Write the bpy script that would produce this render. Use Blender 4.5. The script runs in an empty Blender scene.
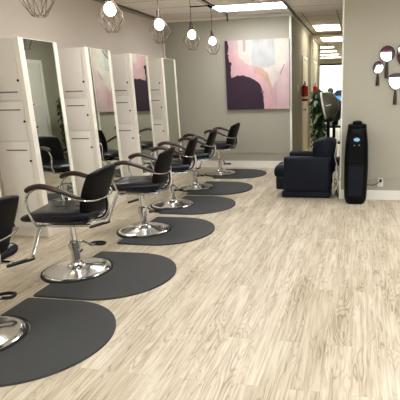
import bpy, bmesh, math, random
from mathutils import Vector, Matrix, noise
random.seed(7)
PI = math.pi
C = bpy.context.scene.collection

# ------------------------------------------------------------------ materials
def new_mat(name):
    m = bpy.data.materials.new(name); m.use_nodes = True
    return m, m.node_tree.nodes, m.node_tree.links, m.node_tree.nodes['Principled BSDF']

def srgb(r, g, b):
    f = lambda c: ((c/255)/12.92 if c/255 <= .04045 else ((c/255+.055)/1.055)**2.4)
    return (f(r), f(g), f(b), 1)

def mat(name, col, rough=.5, metal=0., var=.06, scale=8., bump=0., bscale=60., spec=None, coat=0.):
    m, N, L, p = new_mat(name)
    p.inputs['Roughness'].default_value = rough
    p.inputs['Metallic'].default_value = metal
    if spec is not None: p.inputs['Specular IOR Level'].default_value = spec
    if coat: p.inputs['Coat Weight'].default_value = coat
    tc = N.new('ShaderNodeTexCoord')
    nz = N.new('ShaderNodeTexNoise'); nz.inputs['Scale'].default_value = scale; nz.inputs['Detail'].default_value = 4
    L.new(tc.outputs['Object'], nz.inputs['Vector'])
    mx = N.new('ShaderNodeMix'); mx.data_type = 'RGBA'
    c = srgb(*col)
    mx.inputs[6].default_value = tuple(v*(1-var) for v in c[:3])+(1,)
    mx.inputs[7].default_value = tuple(min(1, v*(1+var)) for v in c[:3])+(1,)
    L.new(nz.outputs['Fac'], mx.inputs[0]); L.new(mx.outputs[2], p.inputs['Base Color'])
    if bump:
        n2 = N.new('ShaderNodeTexNoise'); n2.inputs['Scale'].default_value = bscale; n2.inputs['Detail'].default_value = 3
        L.new(tc.outputs['Object'], n2.inputs['Vector'])
        b = N.new('ShaderNodeBump'); b.inputs['Strength'].default_value = bump; b.inputs['Distance'].default_value = .004
        L.new(n2.outputs['Fac'], b.inputs['Height']); L.new(b.outputs['Normal'], p.inputs['Normal'])
    return m

def emit(name, col, s):
    m, N, L, p = new_mat(name)
    p.inputs['Base Color'].default_value = srgb(*col)
    p.inputs['Emission Color'].default_value = srgb(*col)
    p.inputs['Emission Strength'].default_value = s
    return m

def glass(name, tint=(235, 240, 238), alpha_mix=.9):
    m, N, L, p = new_mat(name)
    N.remove(p)
    out = [n for n in N if n.type == 'OUTPUT_MATERIAL'][0]
    t = N.new('ShaderNodeBsdfTransparent'); t.inputs['Color'].default_value = srgb(*tint)
    g = N.new('ShaderNodeBsdfGlossy'); g.inputs['Roughness'].default_value = .02
    mx = N.new('ShaderNodeMixShader'); mx.inputs[0].default_value = 1-alpha_mix
    L.new(t.outputs[0], mx.inputs[1]); L.new(g.outputs[0], mx.inputs[2]); L.new(mx.outputs[0], out.inputs['Surface'])
    return m

def floor_mat():
    m, N, L, p = new_mat('light_oak_planks')
    tc = N.new('ShaderNodeTexCoord')
    sep = N.new('ShaderNodeSeparateXYZ'); L.new(tc.outputs['Object'], sep.inputs[0])
    cmb = N.new('ShaderNodeCombineXYZ')
    L.new(sep.outputs['Y'], cmb.inputs['X']); L.new(sep.outputs['X'], cmb.inputs['Y'])
    def bricks(c1, c2, mortar):
        b = N.new('ShaderNodeTexBrick'); b.offset = .37; b.offset_frequency = 2
        b.inputs['Scale'].default_value = 1.0
        b.inputs['Brick Width'].default_value = 1.22; b.inputs['Row Height'].default_value = .15
        b.inputs['Mortar Size'].default_value = .0011; b.inputs['Mortar Smooth'].default_value = .3
        b.inputs['Color1'].default_value = c1; b.inputs['Color2'].default_value = c2; b.inputs['Mortar'].default_value = mortar
        L.new(cmb.outputs[0], b.inputs['Vector']); return b
    rnd = bricks((0, 0, 0, 1), (1, 1, 1, 1), (.5, .5, .5, 1))
    rgb = N.new('ShaderNodeSeparateColor'); L.new(rnd.outputs['Color'], rgb.inputs[0])
    mp = N.new('ShaderNodeMapping'); mp.inputs['Scale'].default_value = (15.0, 2.0, 1)
    L.new(tc.outputs['Object'], mp.inputs['Vector'])
    w = N.new('ShaderNodeMath'); w.operation = 'MULTIPLY'; w.inputs[1].default_value = 37.; L.new(rgb.outputs[0], w.inputs[0])
    def n4(vec, scale, detail, dist=0.):
        n = N.new('ShaderNodeTexNoise'); n.noise_dimensions = '4D'
        n.inputs['Scale'].default_value = scale; n.inputs['Detail'].default_value = detail; n.inputs['Distortion'].default_value = dist
        L.new(vec, n.inputs['Vector']); L.new(w.outputs[0], n.inputs['W']); return n
    base = n4(mp.outputs[0], .55, 2.)
    k = N.new('ShaderNodeMath'); k.operation = 'MULTIPLY'; k.inputs[1].default_value = 22.; L.new(base.outputs['Fac'], k.inputs[0])
    pp = N.new('ShaderNodeMath'); pp.operation = 'PINGPONG'; pp.inputs[1].default_value = .5; L.new(k.outputs[0], pp.inputs[0])
    rr = N.new('ShaderNodeValToRGB'); rr.color_ramp.elements[0].position = .0; rr.color_ramp.elements[1].position = .26
    rr.color_ramp.elements[0].color = (1, 1, 1, 1); rr.color_ramp.elements[1].color = (0, 0, 0, 1)
    L.new(pp.outputs[0], rr.inputs[0])
    mp2 = N.new('ShaderNodeMapping'); mp2.inputs['Scale'].default_value = (70.0, 3.2, 1)
    L.new(tc.outputs['Object'], mp2.inputs['Vector'])
    fine = n4(mp2.outputs[0], 1., 5.)
    mp3 = N.new('ShaderNodeMapping'); mp3.inputs['Scale'].default_value = (9.0, 1.6, 1)
    L.new(tc.outputs['Object'], mp3.inputs['Vector'])
    blot = n4(mp3.outputs[0], 1., 3.)
    # plank base colour
    c0 = N.new('ShaderNodeMix'); c0.data_type = 'RGBA'
    c0.inputs[6].default_value = srgb(*FLOOR_A); c0.inputs[7].default_value = srgb(*FLOOR_B)
    L.new(rgb.outputs[0], c0.inputs[0])
    def darken(src, facsock, lo, hi, col):
        mr = N.new('ShaderNodeMapRange'); mr.inputs[1].default_value = lo; mr.inputs[2].default_value = hi
        L.new(facsock, mr.inputs[0])
        mm = N.new('ShaderNodeMix'); mm.data_type = 'RGBA'; mm.blend_type = 'MULTIPLY'
        mm.inputs[7].default_value = col
        L.new(mr.outputs[0], mm.inputs[0]); L.new(src, mm.inputs[6]); return mm.outputs[2]
    c = darken(c0.outputs[2], blot.outputs['Fac'], .42, .72, (.84, .81, .77, 1))
    c = darken(c, fine.outputs['Fac'], .42, .75, (.66, .60, .52, 1))
    gm = N.new('ShaderNodeMath'); gm.operation = 'MULTIPLY'; L.new(rr.outputs[0], gm.inputs[0])
    gmr = N.new('ShaderNodeMapRange'); gmr.inputs[1].default_value = .38; gmr.inputs[2].default_value = .62
    L.new(blot.outputs['Fac'], gmr.inputs[0]); L.new(gmr.outputs[0], gm.inputs[1])
    c = darken(c, gm.outputs[0], 0., 1.1, (.60, .54, .47, 1))
    c = darken(c, rnd.outputs['Fac'], 0., 1., (.86, .82, .77, 1))
    L.new(c, p.inputs['Base Color'])
    p.inputs['Roughness'].default_value = .42
    p.inputs['Specular IOR Level'].default_value = .35
    return m

def ceiling_mat(name, x0, y0, tx, ty):
    m, N, L, p = new_mat(name)
    tc = N.new('ShaderNodeTexCoord')
    mp = N.new('ShaderNodeMapping'); mp.inputs['Location'].default_value = (-x0, -y0, 0)
    L.new(tc.outputs['Object'], mp.inputs['Vector'])
    b = N.new('ShaderNodeTexBrick'); b.offset = 0.; b.inputs['Scale'].default_value = 1.
    b.inputs['Brick Width'].default_value = tx; b.inputs['Row Height'].default_value = ty
    b.inputs['Mortar Size'].default_value = .012; b.inputs['Mortar Smooth'].default_value = .1
    b.inputs['Color1'].default_value = srgb(244, 238, 230); b.inputs['Color2'].default_value = srgb(236, 230, 221)
    b.inputs['Mortar'].default_value = srgb(176, 168, 158)
    L.new(mp.outputs[0], b.inputs['Vector'])
    n = N.new('ShaderNodeTexNoise'); n.inputs['Scale'].default_value = 90; n.inputs['Detail'].default_value = 3
    L.new(tc.outputs['Object'], n.inputs['Vector'])
    mx = N.new('ShaderNodeMix'); mx.data_type = 'RGBA'; mx.blend_type = 'MULTIPLY'; mx.inputs[7].default_value = (.88, .88, .88, 1)
    mr = N.new('ShaderNodeMapRange'); mr.inputs[1].default_value = .55; mr.inputs[2].default_value = .7
    L.new(n.outputs['Fac'], mr.inputs[0]); L.new(mr.outputs[0], mx.inputs[0]); L.new(b.outputs['Color'], mx.inputs[6])
    L.new(mx.outputs[2], p.inputs['Base Color']); p.inputs['Roughness'].default_value = .9
    return m

def wood_mat(name, ca, cb, rough=.3):
    m, N, L, p = new_mat(name)
    tc = N.new('ShaderNodeTexCoord'); mp = N.new('ShaderNodeMapping'); mp.inputs['Scale'].default_value = (6, 60, 60)
    L.new(tc.outputs['Object'], mp.inputs['Vector'])
    n = N.new('ShaderNodeTexNoise'); n.inputs['Scale'].default_value = 1.2; n.inputs['Detail'].default_value = 5
    L.new(mp.outputs[0], n.inputs['Vector'])
    mx = N.new('ShaderNodeMix'); mx.data_type = 'RGBA'; mx.inputs[6].default_value = srgb(*ca); mx.inputs[7].default_value = srgb(*cb)
    L.new(n.outputs['Fac'], mx.inputs[0]); L.new(mx.outputs[2], p.inputs['Base Color'])
    p.inputs['Roughness'].default_value = rough; p.inputs['Coat Weight'].default_value = .3
    return m

def leaf_mat():
    m, N, L, p = new_mat('ivy_leaf')
    g = N.new('ShaderNodeNewGeometry'); r = N.new('ShaderNodeValToRGB')
    r.color_ramp.elements[0].color = srgb(18, 36, 18); r.color_ramp.elements[1].color = srgb(78, 104, 50)
    L.new(g.outputs['Random Per Island'], r.inputs[0]); L.new(r.outputs[0], p.inputs['Base Color'])
    p.inputs['Roughness'].default_value = .45
    return m

def attr_mat(name, rough=.6):
    m, N, L, p = new_mat(name)
    a = N.new('ShaderNodeAttribute'); a.attribute_name = 'paint'
    L.new(a.outputs['Color'], p.inputs['Base Color']); p.inputs['Roughness'].default_value = rough
    tc = N.new('ShaderNodeTexCoord')
    n = N.new('ShaderNodeTexNoise'); n.inputs['Scale'].default_value = 25; L.new(tc.outputs['Object'], n.inputs['Vector'])
    b = N.new('ShaderNodeBump'); b.inputs['Strength'].default_value = .2; b.inputs['Distance'].default_value = .003
    L.new(n.outputs['Fac'], b.inputs['Height']); L.new(b.outputs['Normal'], p.inputs['Normal'])
    return m

FLOOR_A, FLOOR_B = (223, 214, 195), (208, 198, 177)
M = dict(
    floor=floor_mat(),
    wall=mat('greige_wall_paint', (180, 176, 161), .75, var=.05, scale=1.2, bump=.05, bscale=90),
    wall_left=mat('pale_greige_wall_paint', (213, 204, 193), .75, var=.04, scale=1.2, bump=.05, bscale=90),
    trim=mat('white_trim_paint', (246, 243, 235), .45, var=.02),
    trimwall=mat('greige_trim_paint', (181, 175, 159), .6, var=.02),
    cab=mat('ivory_laminate', (241, 238, 229), .38, var=.02, scale=3),
    cabd=mat('ivory_laminate_door', (239, 235, 226), .38, var=.02, scale=3),
    frame=mat('white_lacquer_frame', (248, 243, 231), .3, var=.01),
    gap=mat('shadow_groove', (140, 128, 112), .6),
    lock=mat('dark_lock_metal', (58, 50, 44), .35, metal=.6),
    mirror=mat('mirror_silver', (222, 226, 216), .015, metal=1., var=.003),
    chrome=mat('polished_chrome', (226, 226, 226), .14, metal=1., var=.02),
    steel=mat('brushed_steel', (170, 168, 160), .28, metal=1., var=.05),
    leather=mat('black_leather', (13, 11, 11), .42, var=.15, scale=30, bump=.1, bscale=220, spec=.22),
    seatl=mat('blue_black_vinyl', (24, 24, 36), .27, var=.12, scale=20, bump=.15, bscale=220, spec=.6),
    armwood=wood_mat('dark_walnut', (30, 17, 13), (66, 37, 27), .3),
    rubber=mat('black_rubber', (28, 27, 28), .6, var=.1),
    matr=mat('charcoal_mat_vinyl', (73, 74, 73), .62, var=.06, scale=14, bump=.15, bscale=160),
    black=mat('black_plastic', (9, 9, 12), .3, var=.1, spec=.22),
    blackm=mat('black_satin_plastic', (12, 13, 17), .45, spec=.2, var=.1),
    navy=mat('navy_black_vinyl', (22, 26, 39), .42, spec=.28, var=.1, scale=12, bump=.15, bscale=180),
    bronze=mat('dark_bronze_wire', (112, 102, 92), .4, metal=.6),
    bulb=emit('bulb_glow', (255, 246, 232), 9.),
    tube=emit('diffuser_glow', (246, 248, 255), 9.0),
    tubef=emit('diffuser_glow_hall', (255, 248, 232), 4.5),
    hood=mat('smoke_grey_plastic', (112, 109, 95), .22, var=.05, coat=.4),
    hoodb=mat('black_hood_plastic', (36, 35, 35), .3),
    leaf=leaf_mat(),
    pot=mat('terracotta_pot', (120, 84, 62), .7),
    soil=mat('soil', (50, 38, 28), .9),
    red=mat('red_enamel', (186, 26, 24), .3, coat=.4),
    label=mat('paper_label', (232, 228, 214), .6),
    horn=mat('dark_horn_handle', (62, 47, 36), .35, coat=.3, var=.2, scale=40),
    hmirror=mat('hand_mirror_silver', (235, 235, 238), .03, metal=1., var=.003),
    white=mat('white_plastic', (238, 236, 230), .4, var=.01),
    towel=mat('pale_towel', (222, 212, 206), .9, bump=.5, bscale=200),
    cordw=mat('white_cord_vinyl', (214, 210, 200), .5),
    blue=emit('blue_display', (120, 165, 190), .3),
    darkframe=mat('dark_window_frame', (40, 38, 36), .4),
    asphalt=mat('pale_pavement', (190, 188, 182), .9, scale=3),
    leafout=mat('street_tree_leaves', (205, 220, 130), .8, var=.3, scale=2.),
    bark=mat('bark', (110, 95, 80), .9),
    carp=mat('blue_car_paint', (60, 110, 160), .25, coat=.6),
    maroon=mat('maroon_fabric', (120, 40, 60), .8),
    paint=attr_mat('abstract_paint'),
    glass=glass('window_glass'),
    canvas=mat('canvas_edge', (66, 48, 62), .8),
)

# ------------------------------------------------------------------ mesh helpers
def obj(name, bm, material, parent=None, smooth=True, loc=None):
    me = bpy.data.meshes.new(name)
    bmesh.ops.recalc_face_normals(bm, faces=bm.faces)
    bm.to_mesh(me); bm.free()
    me.materials.append(material)
    if smooth:
        for p in me.polygons: p.use_smooth = True
        try: me.set_sharp_from_angle(angle=math.radians(38))
        except Exception: pass
    o = bpy.data.objects.new(name, me); C.objects.link(o)
    if parent: o.parent = parent
    if loc: o.location = loc
    return o

def thing(name, label, cat, loc=(0, 0, 0), rotz=0, group=None):
    o = bpy.data.objects.new(name, None); C.objects.link(o)
    o.empty_display_size = .1
    o.location = loc; o.rotation_euler = (0, 0, rotz); o['label'] = label; o['category'] = cat
    if group: o['group'] = group
    return o

def tag(o, label, cat, group=None):
    o['label'] = label; o['category'] = cat
    if group: o['group'] = group
    return o

def struct(name, bm, m, parent=None, smooth=False):
    o = obj(name, bm, m, parent, smooth)
    if not parent: o['kind'] = 'structure'
    return o

def NB(): return bmesh.new()

def box(bm, x0, x1, y0, y1, z0, z1, bev=0., seg=2):
    g = bmesh.ops.create_cube(bm, size=1)
    vs = g['verts']
    for v in vs:
        v.co = Vector(((x0+x1)/2+v.co.x*(x1-x0), (y0+y1)/2+v.co.y*(y1-y0), (z0+z1)/2+v.co.z*(z1-z0)))
    if bev:
        es = set(e for v in vs for e in v.link_edges)
        bmesh.ops.bevel(bm, geom=list(es), offset=bev, segments=seg, affect='EDGES', profile=.5)
    return bm

def lathe(bm, prof, n=32, cx=0, cy=0, cz=0, axis='z'):
    rings = []
    for r, h in prof:
        ring = []
        for i in range(n):
            a = 2*PI*i/n; c, s = r*math.cos(a), r*math.sin(a)
            if axis == 'z': co = (cx+c, cy+s, cz+h)
            elif axis == 'y': co = (cx+c, cy+h, cz+s)
            else: co = (cx+h, cy+c, cz+s)
            ring.append(bm.verts.new(co))
        rings.append(ring)
    for a, b in zip(rings, rings[1:]):
        for i in range(n):
            bm.faces.new((a[i], a[(i+1) % n], b[(i+1) % n], b[i]))
    bm.faces.new(rings[0][::-1]); bm.faces.new(rings[-1])
    return bm

def spline(pts, k=6):
    P = [Vector(p) for p in pts]
    if len(P) < 3: return P
    out = []
    for i in range(len(P)-1):
        p0 = P[max(i-1, 0)]; p1 = P[i]; p2 = P[i+1]; p3 = P[min(i+2, len(P)-1)]
        for j in range(k):
            t = j/k
            out.append(.5*((2*p1)+(-p0+p2)*t+(2*p0-5*p1+4*p2-p3)*t*t+(-p0+3*p1-3*p2+p3)*t**3))
    out.append(P[-1]); return out

def sweep(bm, pts, rad, n=10, flat=1., up=Vector((0, 0, 1)), closed=False):
    """tube along pts; rad number or function(t); flat scales the section along `up`."""
    P = [Vector(p) for p in pts]; rings = []; m = len(P)
    for i, p in enumerate(P):
        if closed: d = P[(i+1) % m]-P[i-1]
        else: d = P[min(i+1, m-1)]-P[max(i-1, 0)]
        d.normalize()
        u = up if abs(d.dot(up)) < .95 else Vector((0, 1, 0)) if abs(d.y) < .9 else Vector((1, 0, 0))
        s = d.cross(u).normalized(); w = s.cross(d).normalized()
        r = rad(i/(m-1)) if callable(rad) else rad
        rings.append([bm.verts.new(p+s*r*math.cos(2*PI*j/n)+w*r*flat*math.sin(2*PI*j/n)) for j in range(n)])
    rng = range(m) if closed else range(m-1)
    for i in rng:
        a, b = rings[i], rings[(i+1) % m]
        for j in range(n): bm.faces.new((a[j], a[(j+1) % n], b[(j+1) % n], b[j]))
    if not closed:
        bm.faces.new(rings[0][::-1]); bm.faces.new(rings[-1])
    return bm

def cushion(bm, W, H, T, f, k=.35, n=20, e=5.):
    """rounded pad: f(a,b,c) places width a, height b, thickness c"""
    sides = []
    for sgn in (1, -1):
        g = []
        for i in range(n+1):
            row = []
            for j in range(n+1):
                u = math.sin((i/n-.5)*PI); v = math.sin((j/n-.5)*PI)
                a = W/2*u*math.sqrt(1-k*v*v/2); b = H/2*v*math.sqrt(1-k*u*u/2)
                m = max(abs(u), abs(v)); h = T/2*math.sqrt(max(0, 1-m**e))
                row.append(bm.verts.new(f(a, b, sgn*h)))
            g.append(row)
        for i in range(n):
            for j in range(n):
                q = (g[i][j], g[i+1][j], g[i+1][j+1], g[i][j+1])
                bm.faces.new(q if sgn > 0 else q[::-1])
        sides.append(g)
    bmesh.ops.remove_doubles(bm, verts=bm.verts, dist=1e-5)
    return bm

def prism(bm, poly, z0, z1, place=lambda x, y, z: (x, y, z)):
    b = [bm.verts.new(place(x, y, z0)) for x, y in poly]; t = [bm.verts.new(place(x, y, z1)) for x, y in poly]
    n = len(poly)
    bm.faces.new(b[::-1]); bm.faces.new(t)
    for i in range(n): bm.faces.new((b[i], b[(i+1) % n], t[(i+1) % n], t[i]))
    return bm

def children(o): return [c for c in C.objects if c.parent == o]

def copy_tree(o, parent=None):
    kids = children(o)
    c = o.copy(); C.objects.link(c)
    if parent: c.parent = parent
    for ch in kids: copy_tree(ch, c)
    return c

# ------------------------------------------------------------------ measurements (metres)
XL, XM, XH, XR, XE = -3.633, -3.169, -1.218, -.225, 3.4
YR, YB, Y0, YO, YE = 6.185, 8.697, -2.6, 15.05, 23.
ZC = 2.717

# ------------------------------------------------------------------ setting
def wallbox(name, *a, m='wall', **k):
    return struct(name, box(NB(), *a), M[m])

struct('floor', box(NB(), -5, XE+.1, Y0-.1, YE+.1, -.12, 0), M['floor'])
struct('ceiling', box(NB(), XL-.1, XE+.1, Y0-.1, YB, ZC, ZC+.1), ceiling_mat('ceiling_tiles', -1.148, 7.48, 1.2, .61))
struct('ceiling_hall', box(NB(), -5, XE+.1, YB, YE+.1, ZC, ZC+.1), ceiling_mat('ceiling_tiles_hall', -1.04, 10.42, .61, .61))
wallbox('wall_left', XL-.1, XL, Y0, YB, 0, ZC, m='wall_left')
wallbox('wall_back', XL-.1, XH, YB, YB+.12, 0, ZC)
# hallway left wall with two door recesses simply framed on it
wallbox('wall_hall_left', XH-.12, XH, YB+.12, YO, 0, ZC)
wallbox('wall_right', XR, XE, YR, YR+.12, 0, ZC)
wallbox('wall_hall_right', XR, XR+.12, YR+.12, YE, 0, ZC)
wallbox('wall_east', XE, XE+.1, Y0, YR+.12, 0, ZC)
wallbox('wall_front_room', -5, -4.9, YO, YE, 0, ZC)
wallbox('wall_front_return', -5, XH-.12, YO-.12, YO, 0, ZC)

# unseen wall behind the camera; its window is added for light and mirror reflections
b = NB()
WX0, WX1, WZ0, WZ1 = -.6, 3.0, .75, 2.60
box(b, XL, WX0, Y0-.1, Y0, 0, ZC); box(b, WX1, XE, Y0-.1, Y0, 0, ZC)
box(b, WX0, WX1, Y0-.1, Y0, 0, WZ0); box(b, WX0, WX1, Y0-.1, Y0, WZ1, ZC)
struct('wall_front', b, M['wall'])
b = NB()
for xx in (WX0, .6, 1.8, WX1-.06): box(b, xx, xx+.06, Y0-.09, Y0-.02, WZ0, WZ1)
for zz in (WZ0, WZ1-.06): box(b, WX0, WX1, Y0-.09, Y0-.02, zz, zz+.06)
w1 = struct('added_window', b, M['darkframe'])
struct('pane', box(NB(), WX0, WX1, Y0-.06, Y0-.055, WZ0, WZ1), M['glass'], w1)

# far storefront window at the end of the hall
b = NB()
box(b, -5, XR, YE, YE+.1, 0, .35); box(b, -5, XR, YE, YE+.1, 2.52, ZC)
struct('wall_far', b, M['wall'])
b = NB()
for xx in (-5., -3.4, -2.0, -.77, XR-.2): box(b, xx, xx+.11, YE+.0, YE+.08, .35, 2.52)
box(b, -5, XR, YE, YE+.08, 2.44, 2.52); box(b, -5, XR, YE, YE+.08, .35, .43)
w2 = struct('window_2', b, M['darkframe'])
struct('pane', box(NB(), -5, XR, YE+.04, YE+.045, .35, 2.52), M['glass'], w2)

# trims
struct('baseboard_back', box(NB(), XL, XH, YB-.016, YB, 0, .13, .004), M['trim'])
struct('baseboard_right', box(NB(), XR+.012, XE, YR-.016, YR, 0, .13, .004), M['trim'])
struct('baseboard_left', box(NB(), XL, XL+.016, Y0, YB-.016, 0, .13, .004), M['trim'])
struct('baseboard_hall', box(NB(), XR-.005, XR, YR+.13, YO, 0, .13), M['trim'])
struct('trim_1', box(NB(), XL, XH-.03, YB-.012, YB, .283, .298, .003), M['trimwall'])
struct('trim_2', box(NB(), XR, XE, YR-.01, YR, .272, .286, .003), M['trimwall'])
struct('trim_3', box(NB(), XL+.03, XH, YB-.02, YB, ZC-.045, ZC, .004), M['trim'])          # ceiling angle, back wall
struct('trim_4', box(NB(), XL, XL+.03, Y0, YB, ZC-.04, ZC, .004), M['trimwall'])            # ceiling angle, left wall
struct('trim_5', box(NB(), XH-.035, XH+.006, YB-.006, YB+.03, 0, ZC-.045, .003), M['trim'])   # corner bead by the hall
struct('trim_6', box(NB(), XR-.006, XR+.014, YR-.008, YR+.13, 0, ZC, .004), M['trim'])       # white end cap of the right wall
struct('trim_7', box(NB(), XH, XH+.03, YB, YO, ZC-.045, ZC, .003), M['trim'])
struct('trim_8', box(NB(), XH+.035, XH+.065, 4.2, 12.2, ZC-.022, ZC, .003), M['bronze'])       # dark strip along the hall edge
struct('trim_9', lathe(NB(), [(.014, 0), (.014, ZC-.06)], 10, XL+.03, YB-.03, 0), M['trim'])    # pipe in the room corner
struct('trim_10', box(NB(), XL+.05, XL+.075, 3., YB-.1, ZC-.016, ZC, .003), M['bronze'])
struct('trim_11', box(NB(), XH, XH+.05, 12.15, 12.3, 0, ZC), M['trim'])
struct('trim_12', box(NB(), XH, XR, 12.0, 12.1, ZC-.05, ZC), M['trimwall'])

def hall_door(name, x, y0, y1, ztop, side):
    """flush door with casing on a wall whose face is at x; side=+1 sticks out to +x"""
    s = side
    a, c = (x, x+.025*s) if s > 0 else (x+.025*s, x)
    b = NB()
    box(b, a, c, y0-.07, y0, 0, ztop+.07, .004); box(b, a, c, y1, y1+.07, 0, ztop+.07, .004); box(b, a, c, y0, y1, ztop, ztop+.07, .004)
    d = struct(name, b, M['trim'])
    a, c = (x, x+.012*s) if s > 0 else (x+.012*s, x)
    lf = box(NB(), a, c, y0, y1, .005, ztop)
    hh = (ztop-.3)/2
    for k in range(2):
        z = .12+k*(hh+.06)
        a2, c2 = (x+.012*s, x+.018*s) if s > 0 else (x+.018*s, x+.012*s)
        box(lf, a2, c2, y0+.12, y1-.12, z, z+hh, .003)
    o = struct('door_leaf', lf, M['cabd'], d)
    struct('door_handle', lathe(NB(), [(.02, 0), (.02, .01), (.01, .012), (.01, .04), (.026, .045), (.028, .06), (.018, .07)], 14, x+.012*s, y0+.06, 1.0, axis='x') if s > 0 else
           lathe(NB(), [(.02, 0), (.02, -.01), (.01, -.012), (.01, -.04), (.026, -.045), (.028, -.06), (.018, -.07)], 14, x-.012, y0+.06, 1.0, axis='x'), M['steel'], d)
    return d
hall_door('door_1', XH, 10.35, 11.15, 2.05, 1)
hall_door('door_2', XH, 12.75, 13.55, 2.07, 1)
hall_door('door_3', XR, 7.62, 8.45, 2.03, -1)

# ------------------------------------------------------------------ ceiling lights
def ceiling_light(x0, x1, y0, y1, label, m, slats=True, group=None):
    t = thing('ceiling_light', label, 'light', ((x0+x1)/2, (y0+y1)/2, ZC), 0, group)
    hx, hy = (x1-x0)/2, (y1-y0)/2
    b = NB(); w = .022
    box(b, -hx, hx, -hy, -hy+w, -.014, 0); box(b, -hx, hx, hy-w, hy, -.014, 0)
    box(b, -hx, -hx+w, -hy+w, hy-w, -.014, 0); box(b, hx-w, hx, -hy+w, hy-w, -.014, 0)
    obj('light_frame', b, M['trim'], t, False)
    obj('diffuser', box(NB(), -hx+w, hx-w, -hy+w, hy-w, -.008, -.003), m, t, False)
    return t
ceiling_light(-2.33, -1.17, 7.50, 8.08, 'long bright ceiling panel light above the pink abstract painting', M['tube'])
ceiling_light(-1.03, -.45, 10.42, 11.5, 'nearer bright ceiling panel light over the hallway', M['tubef'])
ceiling_light(-1.07, -.50, 12.95, 14.15, 'second bright ceiling panel light farther down the hallway', M['tubef'])
for k, yy in enumerate((15.8, 17.6, 19.4, 21.2)):
    ceiling_light(-1.9, -.85, yy, yy+.58, 'long ceiling light of the front room beyond the hallway', M['tubef'], group='front room ceiling lights')
for k, (xx, yy) in enumerate(((-2.33, 4.4), (-2.33, 1.0), (.4, 4.2), (.4, .9), (.4, -1.6), (2.2, 2.6))):
    ceiling_light(xx, xx+1.16, yy, yy+.58, 'unseen ceiling panel light, added to brighten the salon floor', M['tube'], group='added salon ceiling panels out of view')  # unseen panels added to light the salon from overhead

# ------------------------------------------------------------------ styling stations
def make_station(label, loc):
    t = thing('styling_station', label, 'styling station', loc, 0, 'white styling stations along the left wall')
    D, Wd, H = XM-XL, .593, 1.983      # local: x 0..D from the wall, y 0..Wd, z 0..H
    obj('cabinet_body', box(NB(), .002, D-.022, .018, Wd-.004, .07, H-.004, .003), M['cab'], t)
    obj('plinth', box(NB(), .002, D-.03, .03, Wd-.02, 0, .07), M['cab'], t)
    zs = [(1.404, H-.006, 1.484, 1.592, 1), (1.013, 1.398, 1.316, 1.203, 2), (.085, 1.007, .92, .812, 3)]
    for z0, z1, zh, zk, i in zs:
        d = obj('door', box(NB(), .01, D-.062, 0., .018, z0, z1, .003), M['cabd'], t)
        obj('handle', box(NB(), .135, .37, -.006, .001, zh-.006, zh+.006, .002), M['gap'], d)
        obj('lock', lathe(NB(), [(.011, .0), (.011, -.008), (.006, -.011)], 12, .395, 0, zk, axis='y'), M['lock'], d)
    obj('stile', box(NB(), D-.058, D-.022, -.002, .018, .07, H-.003, .002), M['frame'], t)
    b = NB()
    box(b, D-.022, D, -.004, .070, .0, H, .003); box(b, D-.022, D, Wd-.052, Wd, .0, H, .003)
    box(b, D-.022, D-.004, .07, Wd-.052, H-.006, H); box(b, D-.022, D, .07, Wd-.052, .0, .27, .002)
    obj('mirror_frame', b, M['frame'], t)
    obj('mirror', box(NB(), D-.018, D-.008, .068, Wd-.05, .268, H-.006), M['mirror'], t, False)
    return t
stn = [(2.98, 'white styling station cut off by the left edge of the picture'),
       (4.125, 'nearest full white styling station, mirror reflecting a white door'),
       (5.254, 'white styling station whose mirror reflects pale pink side of painting'),
       (6.363, 'white styling station whose mirror reflects dark purple side of painting'),
       (7.484, 'farthest white styling station, next to the corner of the back wall')]
s0 = make_station(stn[0][1], (XL, stn[0][0], 0))
for y, lab in stn[1:]:
    c = copy_tree(s0); c.location = (XL, y, 0); c['label'] = lab

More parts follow.
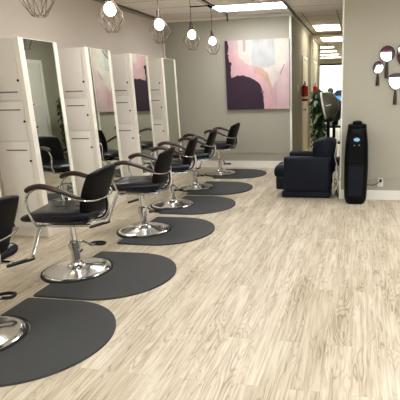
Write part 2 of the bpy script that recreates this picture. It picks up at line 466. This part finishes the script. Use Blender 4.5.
# ------------------------------------------------------------------ styling chairs (front faces -x)
def make_chair(label):
    t = thing('styling_chair', label, 'chair', (0, 0, 0), 0, 'black styling chairs in a row facing the mirrors')
    obj('base', lathe(NB(), [(.272, .012), (.274, .02), (.262, .027), (.235, .030), (.18, .036), (.12, .044), (.08, .053), (.056, .068), (.046, .085)], 56), M['chrome'], t)
    obj('base_ring', lathe(NB(), [(.288, 0), (.292, .008), (.288, .018), (.27, .021), (.268, .0)], 56), M['rubber'], t)
    obj('pump_column', lathe(NB(), [(.046, .085), (.046, .10), (.034, .105), (.034, .20), (.048, .205), (.05, .265), (.04, .275), (.028, .28), (.026, .40), (.05, .41), (.055, .432)], 28), M['chrome'], t)
    pd = NB()
    sweep(pd, spline([(.02, .04, .24), (.03, .10, .235), (.05, .2, .17), (.05, .30, .138)]), .011, 10)
    sweep(pd, spline([(.0, .04, .15), (.0, .09, .15), (.0, .12, .15)]), .014, 8)
    pedal = obj('pump_pedal', pd, M['chrome'], t)
    lp = [(.05, .30, .138), (.0, .305, .135), (-.012, .34, .13), (-.0, .395, .125), (.05, .41, .125), (.10, .395, .125), (.112, .34, .13), (.10, .305, .135)]
    lp = [(x, y, z) for x, y, z in lp]
    obj('pedal_grip', sweep(NB(), spline(lp+[lp[0]], 4)[:-1], .012, 8, closed=True), M['rubber'], pedal)
    # seat bracket
    b = box(NB(), -.14, .18, -.10, .10, .432, .452, .006); box(b, -.19, .24, -.2, -.165, .448, .466, .004); box(b, -.19, .24, .165, .2, .448, .466, .004)
    obj('seat_bracket', b, M['chrome'], t)
    # seat : thick pad with a rounded front lip
    def fs(a, b_, c):
        x = -.012+b_; y = a
        lip = max(0, (-x-.10)/.16)
        z = .526+c*(1-.28*max(0, min(1, (-x+.02)/.26)))-.008*lip*lip+.010*max(0, min(1, (-x)/.26))+.012*max(0, (x-.1)/.15)-.012*(1-(y/.26)**2)*(1 if c > 0 else 0)
        return (x, y, z)
    seat = obj('seat', cushion(NB(), .50, .575, .118, fs, .22, 22, 7.), M['seatl'], t)
    obj('seam', sweep(NB(), spline([(-.21, 0, .552), (-.1, 0, .568), (.05, 0, .571), (.18, 0, .58)], 5), .0035, 6), M['leather'], seat)
    # backrest : curved and reclined
    def fb(a, b_, c):
        z = .678+b_
        curve = -.07*(a/.25)**2
        x = .290+.34*b_+.14*b_*b_+curve+c
        wz = 1.02+.15*(b_/.21)
        return (x, a*wz, z+.012*(1-(a/.25)**2))
    obj('backrest', cushion(NB(), .48, .425, .075, fb, .42, 22, 8.), M['leather'], t)
    for s in (-1, 1):
        y = .285*s
        pts = [(.235, .245*s, .672), (.18, .268*s, .708), (.10, y, .748), (.0, y, .782), (-.07, y, .792), (-.135, y, .780), (-.172, y, .756)]
        P = spline(pts, 6)
        arm = obj('armrest', sweep(NB(), P, lambda q: (.018+.013*min(1, q*1.8))*(1 if q < .93 else .8+.2*(1-q)/.07) if q < .999 else .014, 14, flat=.68), M['armwood'], t)
        sp = [(-.10, y, .776), (-.155, y, .742), (-.185, y, .69), (-.186, y, .63), (-.165, .278*s, .54), (-.15, .24*s, .468), (-.11, .19*s, .456)]
        obj('arm_support', sweep(NB(), spline(sp, 6), .0105, 10), M['chrome'], t)
    b = NB()
    pts = [(.16, .272, .700), (.21, .268, .680), (.262, .25, .668), (.30, .19, .658), (.322, .1, .652), (.328, 0, .650)]
    pts = pts+[(x, -y, z) for x, y, z in pts[-2::-1]]
    sweep(b, spline(pts, 5), .0075, 8)
    sweep(b, spline([(.33, 0, .652), (.334, 0, .58), (.315, 0, .51), (.26, 0, .462), (.12, 0, .446)], 6), .019, 10, flat=.4, up=Vector((0, 1, 0)))
    obj('back_rail', b, M['chrome'], t)
    fr = NB()
    sweep(fr, spline([(-.04, 0, .444), (-.2, 0, .444), (-.25, 0, .42), (-.33, 0, .25), (-.385, 0, .125), (-.42, 0, .1)], 5), .0175, 10)
    foot = obj('footrest_bar', fr, M['chrome'], t)
    b = NB()
    vs = []
    def plate(x, y, z): return (x, y, z+(x+.4)*.18)
    poly = []
    d = Vector((-.88, -.475)); e = Vector((.475, -.88)); o0 = Vector((-.40, .01))
    for L_, sg in ((.155, 1), (0, -1)):
        for q in range(9):
            a = -PI/2+PI*q/8
            v = o0+d*(L_+sg*.034*math.cos(a))+e*(sg*.034*math.sin(a))
            poly.append((v.x, v.y))
    prism(b, poly, .098, .116, plate)
    obj('footplate', b, M['rubber'], foot)
    return t
chairs = [  # x, y, rot degrees, label
    (-2.335, 2.165, -3, 'black styling chair cut off by left edge, on the nearest mat'),
    (-2.31, 3.30, 9, 'black styling chair on the second mat, nearest chair seen whole'),
    (-2.25, 4.47, 11, 'black styling chair on the third mat, in front of nearest full station'),
    (-2.39, 5.63, 16, 'fourth black styling chair from the front, footrest hidden by third chair'),
    (-2.46, 6.73, 14, 'fifth black styling chair, between fourth chair and the last chair'),
    (-2.42, 7.96, 2, 'farthest black styling chair, alone before the painted back wall')]
c0 = make_chair(chairs[0][3])
for i, (x, y, r, lab) in enumerate(chairs):
    c = c0 if i == 0 else copy_tree(c0)
    c.location = (x, y, 0); c.rotation_euler = (0, 0, math.radians(r)); c['label'] = lab
for k in children(c0):
    if k.name.startswith('pump_pedal'): k.rotation_euler = (0, 0, math.radians(22))
    if k.name.split('.')[0] in ('base', 'base_ring', 'pump_column', 'pump_pedal'): k.location = (.055, 0, 0)

# ------------------------------------------------------------------ D shaped mats
def d_mat(xl, xt, yc, hw, bx, by):
    """outline of the mat around its own centre, with a round notch for the chair base"""
    R = hw; cxr = xt-R
    poly = []
    # notch on the left edge
    rn = .298; dx = xl-bx
    if abs(dx) < rn:
        hy = math.sqrt(rn*rn-dx*dx); a1 = math.atan2(hy, dx)
        poly.append((xl, yc-R+.03)); poly.insert(0, (xl, by-hy))
    out = []
    out += [(xl, by-hy)] if yc-R < by-hy else []
    out += [(xl, yc-R+.03), (xl+.01, yc-R+.008), (xl+.03, yc-R)]
    for k in range(41):
        a = -PI/2+PI*k/40
        out.append((cxr+R*math.cos(a), yc+R*math.sin(a)))
    out += [(xl+.03, yc+R), (xl+.01, yc+R-.008), (xl, yc+R-.03), (xl, by+hy)]
    a1 = math.atan2(hy, dx); a0 = -a1
    for k in range(1, 28):
        a = a1+(a0-a1)*k/28
        out.append((bx+rn*math.cos(a), by+rn*math.sin(a)))
    return out
mats = [(-2.36, -1.45, 2.235, .505, 'nearest charcoal floor mat, cut off by the left edge'),
        (-2.36, -1.445, 3.27, .495, 'second charcoal floor mat, under nearest whole chair'),
        (-2.34, -1.49, 4.51, .50, 'third charcoal floor mat from the front'),
        (-2.40, -1.555, 5.66, .49, 'fourth charcoal floor mat, half hidden behind third chair'),
        (-2.44, -1.56, 6.73, .48, 'fifth charcoal floor mat, the one before the farthest'),
        (-2.44, -1.585, 7.98, .46, 'farthest charcoal floor mat, near the back wall')]
for (xl, xt, yc, hw, lab), (bx, by, r, _) in zip(mats, chairs):
    if by < 2.5: bx += .055
    poly = d_mat(xl, xt, yc, hw, bx, by)
    ox, oy = (xl+xt)/2, yc
    b = NB(); prism(b, [(px-ox, py-oy) for px, py in poly], .0, .014)
    es = [e for e in b.edges if all(v.co.z > .013 for v in e.verts)]
    bmesh.ops.bevel(b, geom=es, offset=.005, segments=2, affect='EDGES')
    o = obj('floor_mat', b, M['matr'], None, True, (ox, oy, .0005))
    tag(o, lab, 'mat', 'D-shaped charcoal mats under the styling chairs')

# ------------------------------------------------------------------ pendants
def make_pendant(label):
    t = thing('pendant_light', label, 'pendant light', (0, 0, 2.0), 0, 'geometric wire pendant lights in a row')
    n = 8
    top, wide, low = (.026, .285), (.125, .115), (.048, .0)
    def ring(r, z, off): return [Vector((r*math.cos(2*PI*(i+off)/n), r*math.sin(2*PI*(i+off)/n), z)) for i in range(n)]
    A, B_, Cc = ring(*top, 0), ring(*wide, .5), ring(*low, 0)
    B2 = ring(.108, .165, 0)
    b = NB(); w = .0026
    for i in range(n):
        for p, q in ((A[i], A[(i+1) % n]), (A[i], B2[i]), (B2[i], B_[i]), (B2[(i+1) % n], B_[i]), (B_[i], Cc[i]), (B_[i], Cc[(i+1) % n]), (Cc[i], Cc[(i+1) % n])):
            sweep(b, [p, q], w, 5)
    obj('cage', b, M['bronze'], t, False)
    obj('socket', lathe(NB(), [(.012, .36), (.022, .35), (.026, .30), (.028, .26), (.022, .255)], 16), M['bronze'], t)
    obj('bulb', lathe(NB(), [(.013, .262), (.02, .25), (.040, .235), (.051, .21), (.053, .19), (.046, .165), (.03, .148), (.012, .14)], 20), M['bulb'], t)
    obj('cord', lathe(NB(), [(.0035, .355), (.0035, .70)], 6), M['black'], t)
    obj('ceiling_cap', lathe(NB(), [(.012, .672), (.05, .695), (.055, .7165)], 20), M['black'], t)
    return t
pend = [(3.25, 'nearest wire pendant light, only its cage bottom in the picture'),
        (4.30, 'second wire pendant light, glowing above the second station'),
        (5.42, 'middle wire pendant light of the five'),
        (6.52, 'fourth wire pendant light, before the farthest one'),
        (7.47, 'farthest wire pendant light, close beside the painting')]
p0 = make_pendant(pend[0][1])
for i, (y, lab) in enumerate(pend):
    c = p0 if i == 0 else copy_tree(p0)
    c.location = (-2.29, y, 2.0); c['label'] = lab; c.rotation_euler = (0, 0, .3*i)
# ceiling rail carrying the pendant wiring
t = thing('ceiling_rail', 'thin dark ceiling rail running past the pendant lights', 'rail', (-2.27, 8.3, ZC))
obj('rail_bar', box(NB(), .0, .022, -2.6, 0, -.022, 0, .002), M['black'], t)
obj('rail_end', box(NB(), .002, .02, -.02, 0, -.13, -.02, .002), M['black'], t)
t = thing('cross_rail', 'short dark ceiling rail reaching sideways to the farthest pendant', 'rail', (-2.32, 7.47, ZC))
obj('rail_bar', box(NB(), -.30, -.02, -.008, .008, -.014, 0, .002), M['black'], t)

# ------------------------------------------------------------------ painting
def paint_color(u, v):
    """u 0..1 left to right, v 0..1 top to bottom"""
    nz = lambda s, o: noise.noise(Vector((u*s+o, v*s-o, o)))
    pink = (207, 171, 174); cream = (209, 200, 189); purple = (62, 42, 58); grey = (186, 185, 182); lp = (209, 184, 184)
    # boundary of the cream upper-right mass (lower edge)
    pts = [(0.11, 0), (.15, .12), (.22, .24), (.33, .34), (.45, .37), (.58, .40), (.66, .48), (.70, .60), (.735, .70), (.77, .62), (.85, .52), (.95, .38), (1.0, .22)]
    def interp(P, q):
        for a, b in zip(P, P[1:]):
            if a[0] <= q <= b[0]: return a[1]+(b[1]-a[1])*(q-a[0])/max(1e-6, b[0]-a[0])
        return P[0][1] if q < P[0][0] else P[-1][1]
    base = pink if u < .8 else lp
    c = base
    edge = interp(pts, u)+.012*nz(14, 3)
    if u > .11 and v < edge:
        c = cream
        if .42 < u+.05*nz(5, 1) < .78 and v < .38+.05*nz(6, 2): c = grey
        if .12 < u < .21 and v < .2+.1*nz(9, 8) : c = (196, 178, 172)
        if .28 < u < .33 and v < .16: c = (190, 164, 160)
    if .45 < u < .72 and edge < v < edge+.16-(.72-u)*.25: c = (198, 168, 150)
    if abs((u-.885)-(.44-v)*.5) < .007+.006*nz(20, 1) and .36 < v < .50: c = (160, 128, 128)
    # purple mass, lower left
    pp = [(0.0, .54), (.06, .535), (.12, .52), (.18, .50), (.27, .50), (.38, .53), (.45, .57), (.53, .62), (.56, .68), (.585, .78), (.60, 1.0)]
    if u < .60 and v > interp(pp, u)+.01*nz(12, 5): c = purple
    if u > .555 and v > .74 and u < .6+.0*v and nz(20, 7) > .1 and v < .86: c = (150, 110, 118)
    if u < .045+.02*nz(7, 4)+(.02 if .2 < v < .35 else 0)+(.03 if .3 < v < .55 else 0)+(.05*max(0, v-.45)): c = purple
    d = 1+.05*nz(7, 9)+.035*noise.noise(Vector((u*60, v*9, 2)))
    return tuple(min(255, max(0, q*d)) for q in c)
t = thing('painting', 'large abstract pink, cream and dark purple painting on the back wall', 'painting', (-1.84, YB, 1.7))
px0, px1, pz0, pz1 = -2.428+1.84, -1.248+1.84, 1.098-1.7, 2.308-1.7
obj('canvas', box(NB(), px0, px1, -.040, -.002, pz0, pz1, .002), M['canvas'], t, False)
b = NB(); n = 150; grid = [[b.verts.new((px0+(px1-px0)*i/n, -.0415, pz1-(pz1-pz0)*j/n)) for i in range(n+1)] for j in range(n+1)]
for j in range(n):
    for i in range(n): b.faces.new((grid[j][i], grid[j+1][i], grid[j+1][i+1], grid[j][i+1]))
o = obj('painted_surface', b, M['paint'], t, False)
ca = o.data.color_attributes.new('paint', 'FLOAT_COLOR', 'POINT')
for k, v in enumerate(o.data.vertices):
    ca.data[k].color = srgb(*paint_color((v.co.x-px0)/(px1-px0), (pz1-v.co.z)/(pz1-pz0)))

# ------------------------------------------------------------------ black armchair (faces -x)
t = thing('armchair', 'boxy navy black vinyl armchair beside the water cooler', 'armchair', (-.70, 6.52, 0))
def pad(x0, x1, y0, y1, z0, z1, bev, m, name, par=t):
    return obj(name, box(NB(), x0, x1, y0, y1, z0, z1, bev, 5), M[m], par)
pad(-.285, .345, -.345, -.215, .085, .565, .035, 'navy', 'arm_panel')
pad(-.285, .345, .215, .345, .085, .565, .035, 'navy', 'arm_panel')
b = NB()
def fseat(a, b_, c): return (-.12+b_, a, .335+c)
obj('seat_cushion', cushion(b, .425, .66, .20, fseat, .12, 18, 9.), M['navy'], t)
pad(-.42, .0, -.205, .205, .085, .27, .03, 'navy', 'seat_front')
def fback(a, b_, c): return (.245+.06*b_+c*1.1, a, .53+b_)
obj('backrest', cushion(NB(), .46, .50, .29, fback, .10, 18, 9.), M['navy'], t)
pad(-.31, .335, -.33, .33, .012, .088, .006, 'navy', 'base')
for sx in (-.3, .3):
    for sy in (-.26, .26): obj('foot', lathe(NB(), [(.022, 0), (.025, .012)], 10, sx, sy), M['black'], t)

# ------------------------------------------------------------------ hood dryers
def make_dryer(label, x, y, hm, sc=1., zc=1.20, group=None):
    t = thing('hood_dryer', label, 'hair dryer', (x, y, 0), 0)
    b = NB()
    for k in range(5):
        a = 2*PI*k/5+.3
        sweep(b, [(0, 0, .09), (.27*math.cos(a), .27*math.sin(a), .055)], .014, 8)
    obj('star_base', b, M['steel'], t)
    b = NB()
    for k in range(5):
        a = 2*PI*k/5+.3
        lathe(b, [(.02, -.015), (.026, -.01), (.026, .01), (.02, .015)], 12, .27*math.cos(a), .27*math.sin(a), .026, axis='x')
    obj('caster_wheels', b, M['black'], t)
    obj('pole', lathe(NB(), [(.03, .07), (.03, .2), (.024, .21), (.024, zc-.16)], 16), M['blackm'], t)
    # dome opening to -x and slightly down
    dome = NB(); prof = []
    n = 30
    for k in range(11):
        a = PI/2*k/10
        prof.append((.19*math.cos(a)+.004, .175*math.sin(a)))
    prof = [(.196, -.05)]+prof
    lathe(dome, prof, n, 0, 0, 0, axis='x')
    h = obj('hood', dome, hm, t)
    h.location = (-.02, 0, zc); h.rotation_euler = (0, math.radians(-12), 0)
    rim = obj('hood_rim', lathe(NB(), [(.17, -.06), (.20, -.062), (.203, -.05), (.20, -.035), (.197, -.034)], n, 0, 0, 0, axis='x'), M['white'], h)
    obj('control_box', box(NB(), -.03, .06, -.05, .05, zc-.24, zc-.13, .012), M['black'], t)
    b = box(NB(), .0, .07, -.198, -.188, -.012, .006, .002)
    obj('hood_badge', b, M['label'], h)
    return t
make_dryer('grey domed hood dryer standing behind the armchair', -.45, 7.13, M['hood'])
make_dryer('dark hood dryer farther back, mostly hidden behind the grey hood', -.40, 7.85, M['hoodb'], zc=1.10)

# ------------------------------------------------------------------ trolley with towels behind the armchair
t = thing('salon_trolley', 'small dark trolley stacked with pale towels behind the armchair', 'trolley', (-.50, 9.1, 0))
b = NB()
for sx in (-.17, .17):
    for sy in (-.14, .14): box(b, sx-.01, sx+.01, sy-.01, sy+.01, .05, .86)
obj('trolley_frame', b, M['black'], t)
for z in (.12, .42, .72): obj('tray', box(NB(), -.18, .18, -.15, .15, z, z+.03, .005), M['black'], t)
b = NB()
for sx in (-.17, .17):
    for sy in (-.14, .14): lathe(b, [(.02, -.01), (.026, 0), (.02, .01)], 12, sx, sy, .026, axis='x')
obj('caster_wheels', b, M['rubber'], t)
for k, (m_, dx) in enumerate((('towel', 0), ('white', .01), ('towel', -.01), ('white', .005))):
    o = obj('folded_towel', cushion(NB(), .24, .28, .055, lambda a, b_, c: (a, b_, c+.0275), .1, 8, 8.), M[m_], None, True, (-.5+dx, 9.1, .751+k*.056))
    tag(o, 'folded towel stacked on the dark trolley behind the armchair', 'towel', 'folded towels on the trolley')

# ------------------------------------------------------------------ ivy plant
t = thing('potted_ivy', 'tall trailing green ivy plant behind the hood dryer', 'plant', (-.70, 8.45, 0))
obj('pot', lathe(NB(), [(.10, 0), (.12, .02), (.155, .27), (.165, .28), (.165, .31), (.145, .31), (.14, .28)], 28), M['pot'], t)
obj('soil', lathe(NB(), [(.138, .27), (.138, .285)], 24), M['soil'], t)
obj('moss_pole', lathe(NB(), [(.024, .28), (.024, 1.42)], 12), M['bark'], t)
b = NB(); rnd = random.Random(3)
for k in range(640):
    z = .35+1.03*rnd.random()**.8; a = rnd.random()*2*PI; r = (.04+.11*rnd.random())*(1.15-.35*abs(z-1.05)/.7)
    c = Vector((r*math.cos(a), r*math.sin(a), z))
    s = .035+.03*rnd.random()
    d = Vector((math.cos(a), math.sin(a), -.9-.5*rnd.random())).normalized(); sd = d.cross(Vector((0, 0, 1))).normalized()
    nn = sd.cross(d)
    vs = [b.verts.new(c+d*s*p+sd*s*q+nn*s*w) for p, q, w in ((-.9, 0, 0), (-.3, .62, .05), (.35, .5, .1), (1.1, 0, -.1), (.35, -.5, .1), (-.3, -.62, .05))]
    b.faces.new(vs)
obj('foliage', b, M['leaf'], t, False)

# ------------------------------------------------------------------ fire extinguishers on the hall wall
def make_ext(label, y, z0):
    t = thing('fire_extinguisher', label, 'fire extinguisher', (XH+.085, y, z0))
    obj('cylinder', lathe(NB(), [(.055, 0), (.066, .01), (.068, .26), (.055, .31), (.022, .335)], 24), M['red'], t)
    obj('valve_head', box(NB(), -.02, .02, -.02, .02, .335, .375, .006), M['steel'], t)
    obj('squeeze_handle', box(box(NB(), -.01, .01, -.09, .02, .385, .395), -.01, .01, -.08, .02, .37, .378), M['black'], t)
    obj('hose', sweep(NB(), spline([(0, .02, .35), (.01, .075, .34), (.015, .085, .22), (.015, .075, .08)], 6), .01, 8), M['black'], t)
    obj('instruction_label', lathe(NB(), [(.0688, .04), (.0688, .09)], 24), M['label'], t)
    obj('wall_bracket', box(NB(), -.084, -.06, -.03, .03, .1, .3), M['steel'], t)
    return t
make_ext('nearer red fire extinguisher on the hallway wall', 10.12, 1.19)
make_ext('farther red fire extinguisher on the hallway wall', 12.55, 1.17)
t = thing('light_switch', 'small white switch plate on the hallway wall before the extinguishers', 'switch', (XH, 9.6, 1.40))
obj('plate', box(NB(), 0, .008, -.04, .04, 0, .12, .003), M['white'], t)
obj('toggle', box(NB(), .008, .02, -.008, .008, .05, .07, .002), M['white'], t)

# ------------------------------------------------------------------ water cooler
t = thing('water_cooler', 'tall black water cooler with a blue oval display, against right wall', 'water cooler', (-.018, 6.015, 0))
def cooler_ring(hw, hd, z, n=40, fr=.0):
    out = []
    for i in range(n):
        a = 2*PI*i/n; c, s = math.cos(a), math.sin(a)
        x = hw*math.copysign(abs(c)**.55, c); y = hd*math.copysign(abs(s)**.6, s)
        out.append((x, y, z))
    return out
def loft(bm, rings):
    R = [[bm.verts.new(p) for p in r] for r in rings]; n = len(R[0])
    for a, b_ in zip(R, R[1:]):
        for i in range(n): bm.faces.new((a[i], a[(i+1) % n], b_[(i+1) % n], b_[i]))
    bm.faces.new(R[0][::-1]); bm.faces.new(R[-1]); return bm
prof = [(.108, .108, .0), (.125, .122, .02), (.130, .126, .045), (.138, .133, .06), (.142, .138, .12), (.150, .144, .35), (.150, .144, .55), (.142, .138, .74), (.130, .13, .86), (.120, .118, .93), (.116, .112, .955)]
obj('housing', loft(NB(), [cooler_ring(a, b_, z) for a, b_, z in prof]), M['black'], t)
obj('top_cap', loft(NB(), [cooler_ring(.112, .112, .957), cooler_ring(.116, .116, .965), cooler_ring(.112, .112, .995), cooler_ring(.098, .1, 1.003)]), M['blackm'], t)
obj('lid_knob', lathe(NB(), [(.06, 1.0), (.062, 1.02), (.05, 1.038), (.02, 1.045)], 20), M['black'], t)
# recess, drip tray, taps, display
def curvepanel(bm, pts, y0, y1):
    prism(bm, pts, y0, y1, lambda x, z, y: (x, y, z)); return bm
def arch(w, z0, z1, n=12, taper=1.):
    pts = [(-w, z0), (w, z0)]
    for k in range(n+1):
        a = PI*k/n; pts.append((w*taper*math.cos(a), z1-.09+.09*math.sin(a)))
    return pts
obj('front_bezel', curvepanel(NB(), arch(.098, .10, .91, taper=.9), -.150, -.120), M['blackm'], t)
alc = obj('dispensing_alcove', curvepanel(NB(), arch(.078, .54, .76), -.1535, -.148), M['black'], t)
obj('drip_tray', box(NB(), -.085, .085, -.185, -.145, .515, .535, .006), M['black'], t)
obj('display', lathe(NB(), [(.001, -.159), (.034, -.159), (.038, -.152), (.038, -.149)], 24, 0, 0, 0, axis='y'), M['blue'], t)
d = children(t)[-1]; d.location = (0, 0, .825); d.scale = (1, 1, .62)
for sx in (-.03, .03):
    tp = obj('tap', lathe(NB(), [(.012, 0), (.014, .02), (.010, .05)], 12, sx, -.172, .70), M['blackm'], t)
    obj('tap_lever', box(NB(), sx-.01, sx+.01, -.19, -.15, .752, .765, .003), M['steel'], tp)
obj('lower_door', curvepanel(NB(), [(-.086, .12), (.086, .12), (.09, .50), (-.09, .50)], -.156, -.149), M['navy'], t)

# outlet and power cord
t = thing('wall_outlet', 'white electrical outlet low on the right wall', 'outlet', (.30, YR, .18))
obj('plate', box(NB(), -.036, .036, -.008, 0, 0, .115, .003), M['white'], t)
for zz in (.025, .065): obj('socket', box(NB(), -.016, .016, -.010, -.007, zz, zz+.028, .002), M['label'], t)
cooler_parent = [o for o in C.objects if o.name == 'water_cooler'][0]
pc = obj('power_cord', sweep(NB(), spline([(.318, .135, .26), (.268, .125, .225), (.208, .12, .205), (.16, .10, .215), (.13, .06, .23)], 6), .0045, 6), M['black'], cooler_parent)
obj('plug', box(NB(), .304, .332, .125, .158, .244, .274, .004), M['black'], pc)
# pale cord hanging behind armchair
t = thing('coiled_cord', 'pale looped cord between the armchair and the water cooler', 'cord', (-.29, 6.25, 0))
pts = []
for k in range(90):
    q = k/89; a = q*2*PI*3
    pts.append((.035*math.sin(a)+.01*math.sin(3*a), -.03+.02*math.cos(a*.7), .03+.3*abs(math.sin(a/2+.2))+.05*q))
obj('cable', sweep(NB(), pts, .006, 6), M['cordw'], t)
obj('hanging_cable', sweep(NB(), spline([(.01, -.03, .30), (.02, -.03, .45), (-.01, -.02, .56), (.015, .0, .75), (.0, .02, .9)], 6), .006, 6), M['cordw'], t)
t = thing('power_adapter', 'small black power adapter hanging beside the armchair back', 'adapter', (-.262, 6.25, .44))
obj('adapter_body', box(NB(), -.022, .022, -.02, .02, 0, .09, .006), M['black'], t)
obj('adapter_cable', sweep(NB(), spline([(0, 0, .0), (.005, .01, -.15), (-.015, .0, -.3), (.01, .01, -.425)], 6), .005, 6), M['black'], t)

# ------------------------------------------------------------------ hand mirrors on the right wall
def hand_mirror(label, x, z, hw, hh, zh, shape='round', rot=0., tilt=(0, 0)):
    t = thing('hand_mirror', label, 'hand mirror', (x, YR-.005, z), 0)
    t.rotation_euler = (0, rot, 0)
    n = 40; pts = []
    for k in range(n):
        a = 2*PI*k/n; c, s = math.cos(a), math.sin(a)
        if shape == 'shield':
            w = hw*(1-.38*max(0, -s)**1.5); px = w*math.copysign(abs(c)**.75, c); pz = hh*math.copysign(abs(s)**(.6 if s > 0 else 1.), s)
        else: px, pz = hw*c, hh*s
        pts.append((px, pz))
    fr = NB(); prism(fr, [(a*1.0, b_*1.0) for a, b_ in pts], -.018, -.002, lambda x_, z_, y_: (x_, y_, z_))
    es = [e for e in fr.edges if all(v.co.y < -.017 for v in e.verts)]
    bmesh.ops.bevel(fr, geom=es, offset=.004, segments=2, affect='EDGES')
    obj('rim', fr, M['horn'], t)
    g = NB(); inn = [(a*.9, b_*.9) for a, b_ in pts]
    prism(g, inn, -.0195, -.016, lambda x_, z_, y_: (x_, y_+x_*tilt[0]+z_*tilt[1]-.0, z_))
    obj('glass', g, M['hmirror'], t, False)
    h = NB()
    top = -hh+.012; bot = zh
    sweep(h, spline([(0, -.011, top), (0, -.013, top+(bot-top)*.35), (0, -.014, top+(bot-top)*.75), (0, -.013, bot)], 6),
          lambda q: .010+.012*math.sin(min(1, q*1.15)*PI*.62), 12, flat=.5, up=Vector((0, 1, 0)))
    obj('handle', h, M['horn'], t)
    return t
hand_mirror('small round hand mirror, lowest left of the wall group', .212, 1.672, .066, .074, -.215, tilt=(-.05, .02))
hand_mirror('large round hand mirror with long brown handle, top of the group', .314, 1.826, .092, .095, -.285, tilt=(.03, 0))
hand_mirror('shield-shaped hand mirror with dark handle, lowest of the group', .432, 1.50, .095, .10, -.275, 'shield', tilt=(.0, .03))
hand_mirror('tall oval hand mirror cut off by the right edge', .52, 1.815, .093, .14, -.20, tilt=(.02, .02))

# ------------------------------------------------------------------ things outside the windows and behind the camera
struct('ground_outside', box(NB(), -30, 30, YE+.1, 60, -.3, -.12), M['asphalt'])
t = thing('street_tree', 'yellow-green street tree outside the far window', 'tree', (.6, 40, -.12))
obj('trunk', lathe(NB(), [(.2, 0), (.15, 2.2), (.1, 3.2)], 12), M['bark'], t)
b = NB(); rnd = random.Random(5)
for k in range(16):
    g = bmesh.ops.create_icosphere(b, subdivisions=2, radius=.5+.4*rnd.random())
    o3 = Vector((rnd.uniform(-1.2, 1.2), rnd.uniform(-1, 1), rnd.uniform(2.3, 4.3)))
    for v in g['verts']: v.co = v.co*(1+.25*noise.noise(v.co*4+o3))+o3
obj('foliage', b, M['leafout'], t)
t = thing('parked_car', 'blue car parked outside the far window', 'car', (-1.0, 38, -.12))
body = [(-2.1, .3), (-2.1, .75), (-1.9, .85), (-1.2, .92), (-.75, 1.38), (.7, 1.4), (1.3, .95), (2.0, .85), (2.15, .6), (2.1, .3)]
obj('car_body', prism(NB(), body, -.8, .8, lambda x, z, y: (x, y, z)), M['carp'], t)
for wx in (-1.35, 1.35): obj('wheel', lathe(NB(), [(.2, -.85), (.32, -.84), (.32, .84), (.2, .85)], 24, wx, 0, .32, axis='y'), M['rubber'], t)
obj('side_window', prism(NB(), [(-1.05, .95), (-.68, 1.32), (.62, 1.34), (1.1, .97)], -.81, .81, lambda x, z, y: (x, y, z)), M['black'], t)
t = thing('window_sign', 'small dark round sign hanging in the far window', 'sign', (-1.36, YE-.06, 1.28))
obj('sign_disc', lathe(NB(), [(.15, -.01), (.16, 0), (.15, .01)], 24, axis='y'), M['hood'], t)
obj('hanging_wire', lathe(NB(), [(.004, .15), (.004, 1.43)], 6), M['black'], t)
added_car = copy_tree([o for o in C.objects if o.name == 'parked_car'][0]); added_car.location = (1.4, -12, -.12); added_car.scale = (1.5, 1.3, 1.45)
added_car['label'] = 'blue car behind the viewer, added only for mirror reflections'  # unseen car copy added to colour the hand mirror reflections
t = thing('added_valance', 'maroon valance behind the viewer, added for the hand mirrors to reflect', 'valance', (0, 0, 0))
obj('fabric', box(NB(), WX0, WX1, Y0+.02, Y0+.05, 2.40, 2.70, .01), M['maroon'], t)  # unseen fabric added to put maroon into the hand mirrors
struct('ground_street', box(NB(), -20, 20, -40, Y0-.1, -.3, -.12), M['asphalt'])

# ------------------------------------------------------------------ light
w = bpy.data.worlds.new('sky'); bpy.context.scene.world = w; w.use_nodes = True
bg = w.node_tree.nodes['Background']; bg.inputs['Color'].default_value = (.93, .96, 1., 1); bg.inputs['Strength'].default_value = 3.2
def portal(loc, rot, sx, sy):
    l = bpy.data.lights.new('window_portal', 'AREA'); l.shape = 'RECTANGLE'; l.size = sx; l.size_y = sy
    l.cycles.is_portal = True
    o = bpy.data.objects.new('window_portal', l); o.location = loc; o.rotation_euler = rot; C.objects.link(o)
portal(((WX0+WX1)/2, Y0-.11, (WZ0+WZ1)/2), (PI/2, 0, 0), WX1-WX0, WZ1-WZ0)
portal(((-5+XR)/2, YE+.12, 1.43), (-PI/2, 0, 0), 4.7, 2.2)

# ------------------------------------------------------------------ camera
CAM_R, CAM_U, CAM_F, FPX, CX, CY = (0.9802250, 0.1962773, -0.0251822), (-0.0298085, 0.2722590, 0.9617622), (-0.1956281, 0.9419927, -0.2727259), 463.974, 263.312, 220.843
cd = bpy.data.cameras.new('camera'); cam = bpy.data.objects.new('camera', cd); C.objects.link(cam)
cam.matrix_world = Matrix(((CAM_R[0], CAM_U[0], -CAM_F[0], 0), (CAM_R[1], CAM_U[1], -CAM_F[1], 0), (CAM_R[2], CAM_U[2], -CAM_F[2], 1.45), (0, 0, 0, 1)))
cd.sensor_fit = 'HORIZONTAL'; cd.sensor_width = 36; cd.lens = 36*FPX/400
cd.shift_x = -(CX-200)/400; cd.shift_y = (CY-200)/400
cd.clip_start = .05; cd.clip_end = 200
S = bpy.context.scene; S.camera = cam
S.view_settings.view_transform = 'Standard'; S.view_settings.look = 'None'
S.view_settings.exposure = 1.2
S.view_settings.gamma = 0.86
S.cycles.max_bounces = 10; S.cycles.diffuse_bounces = 5; S.cycles.glossy_bounces = 6
S.cycles.sample_clamp_indirect = 6
S.cycles.use_denoising = True
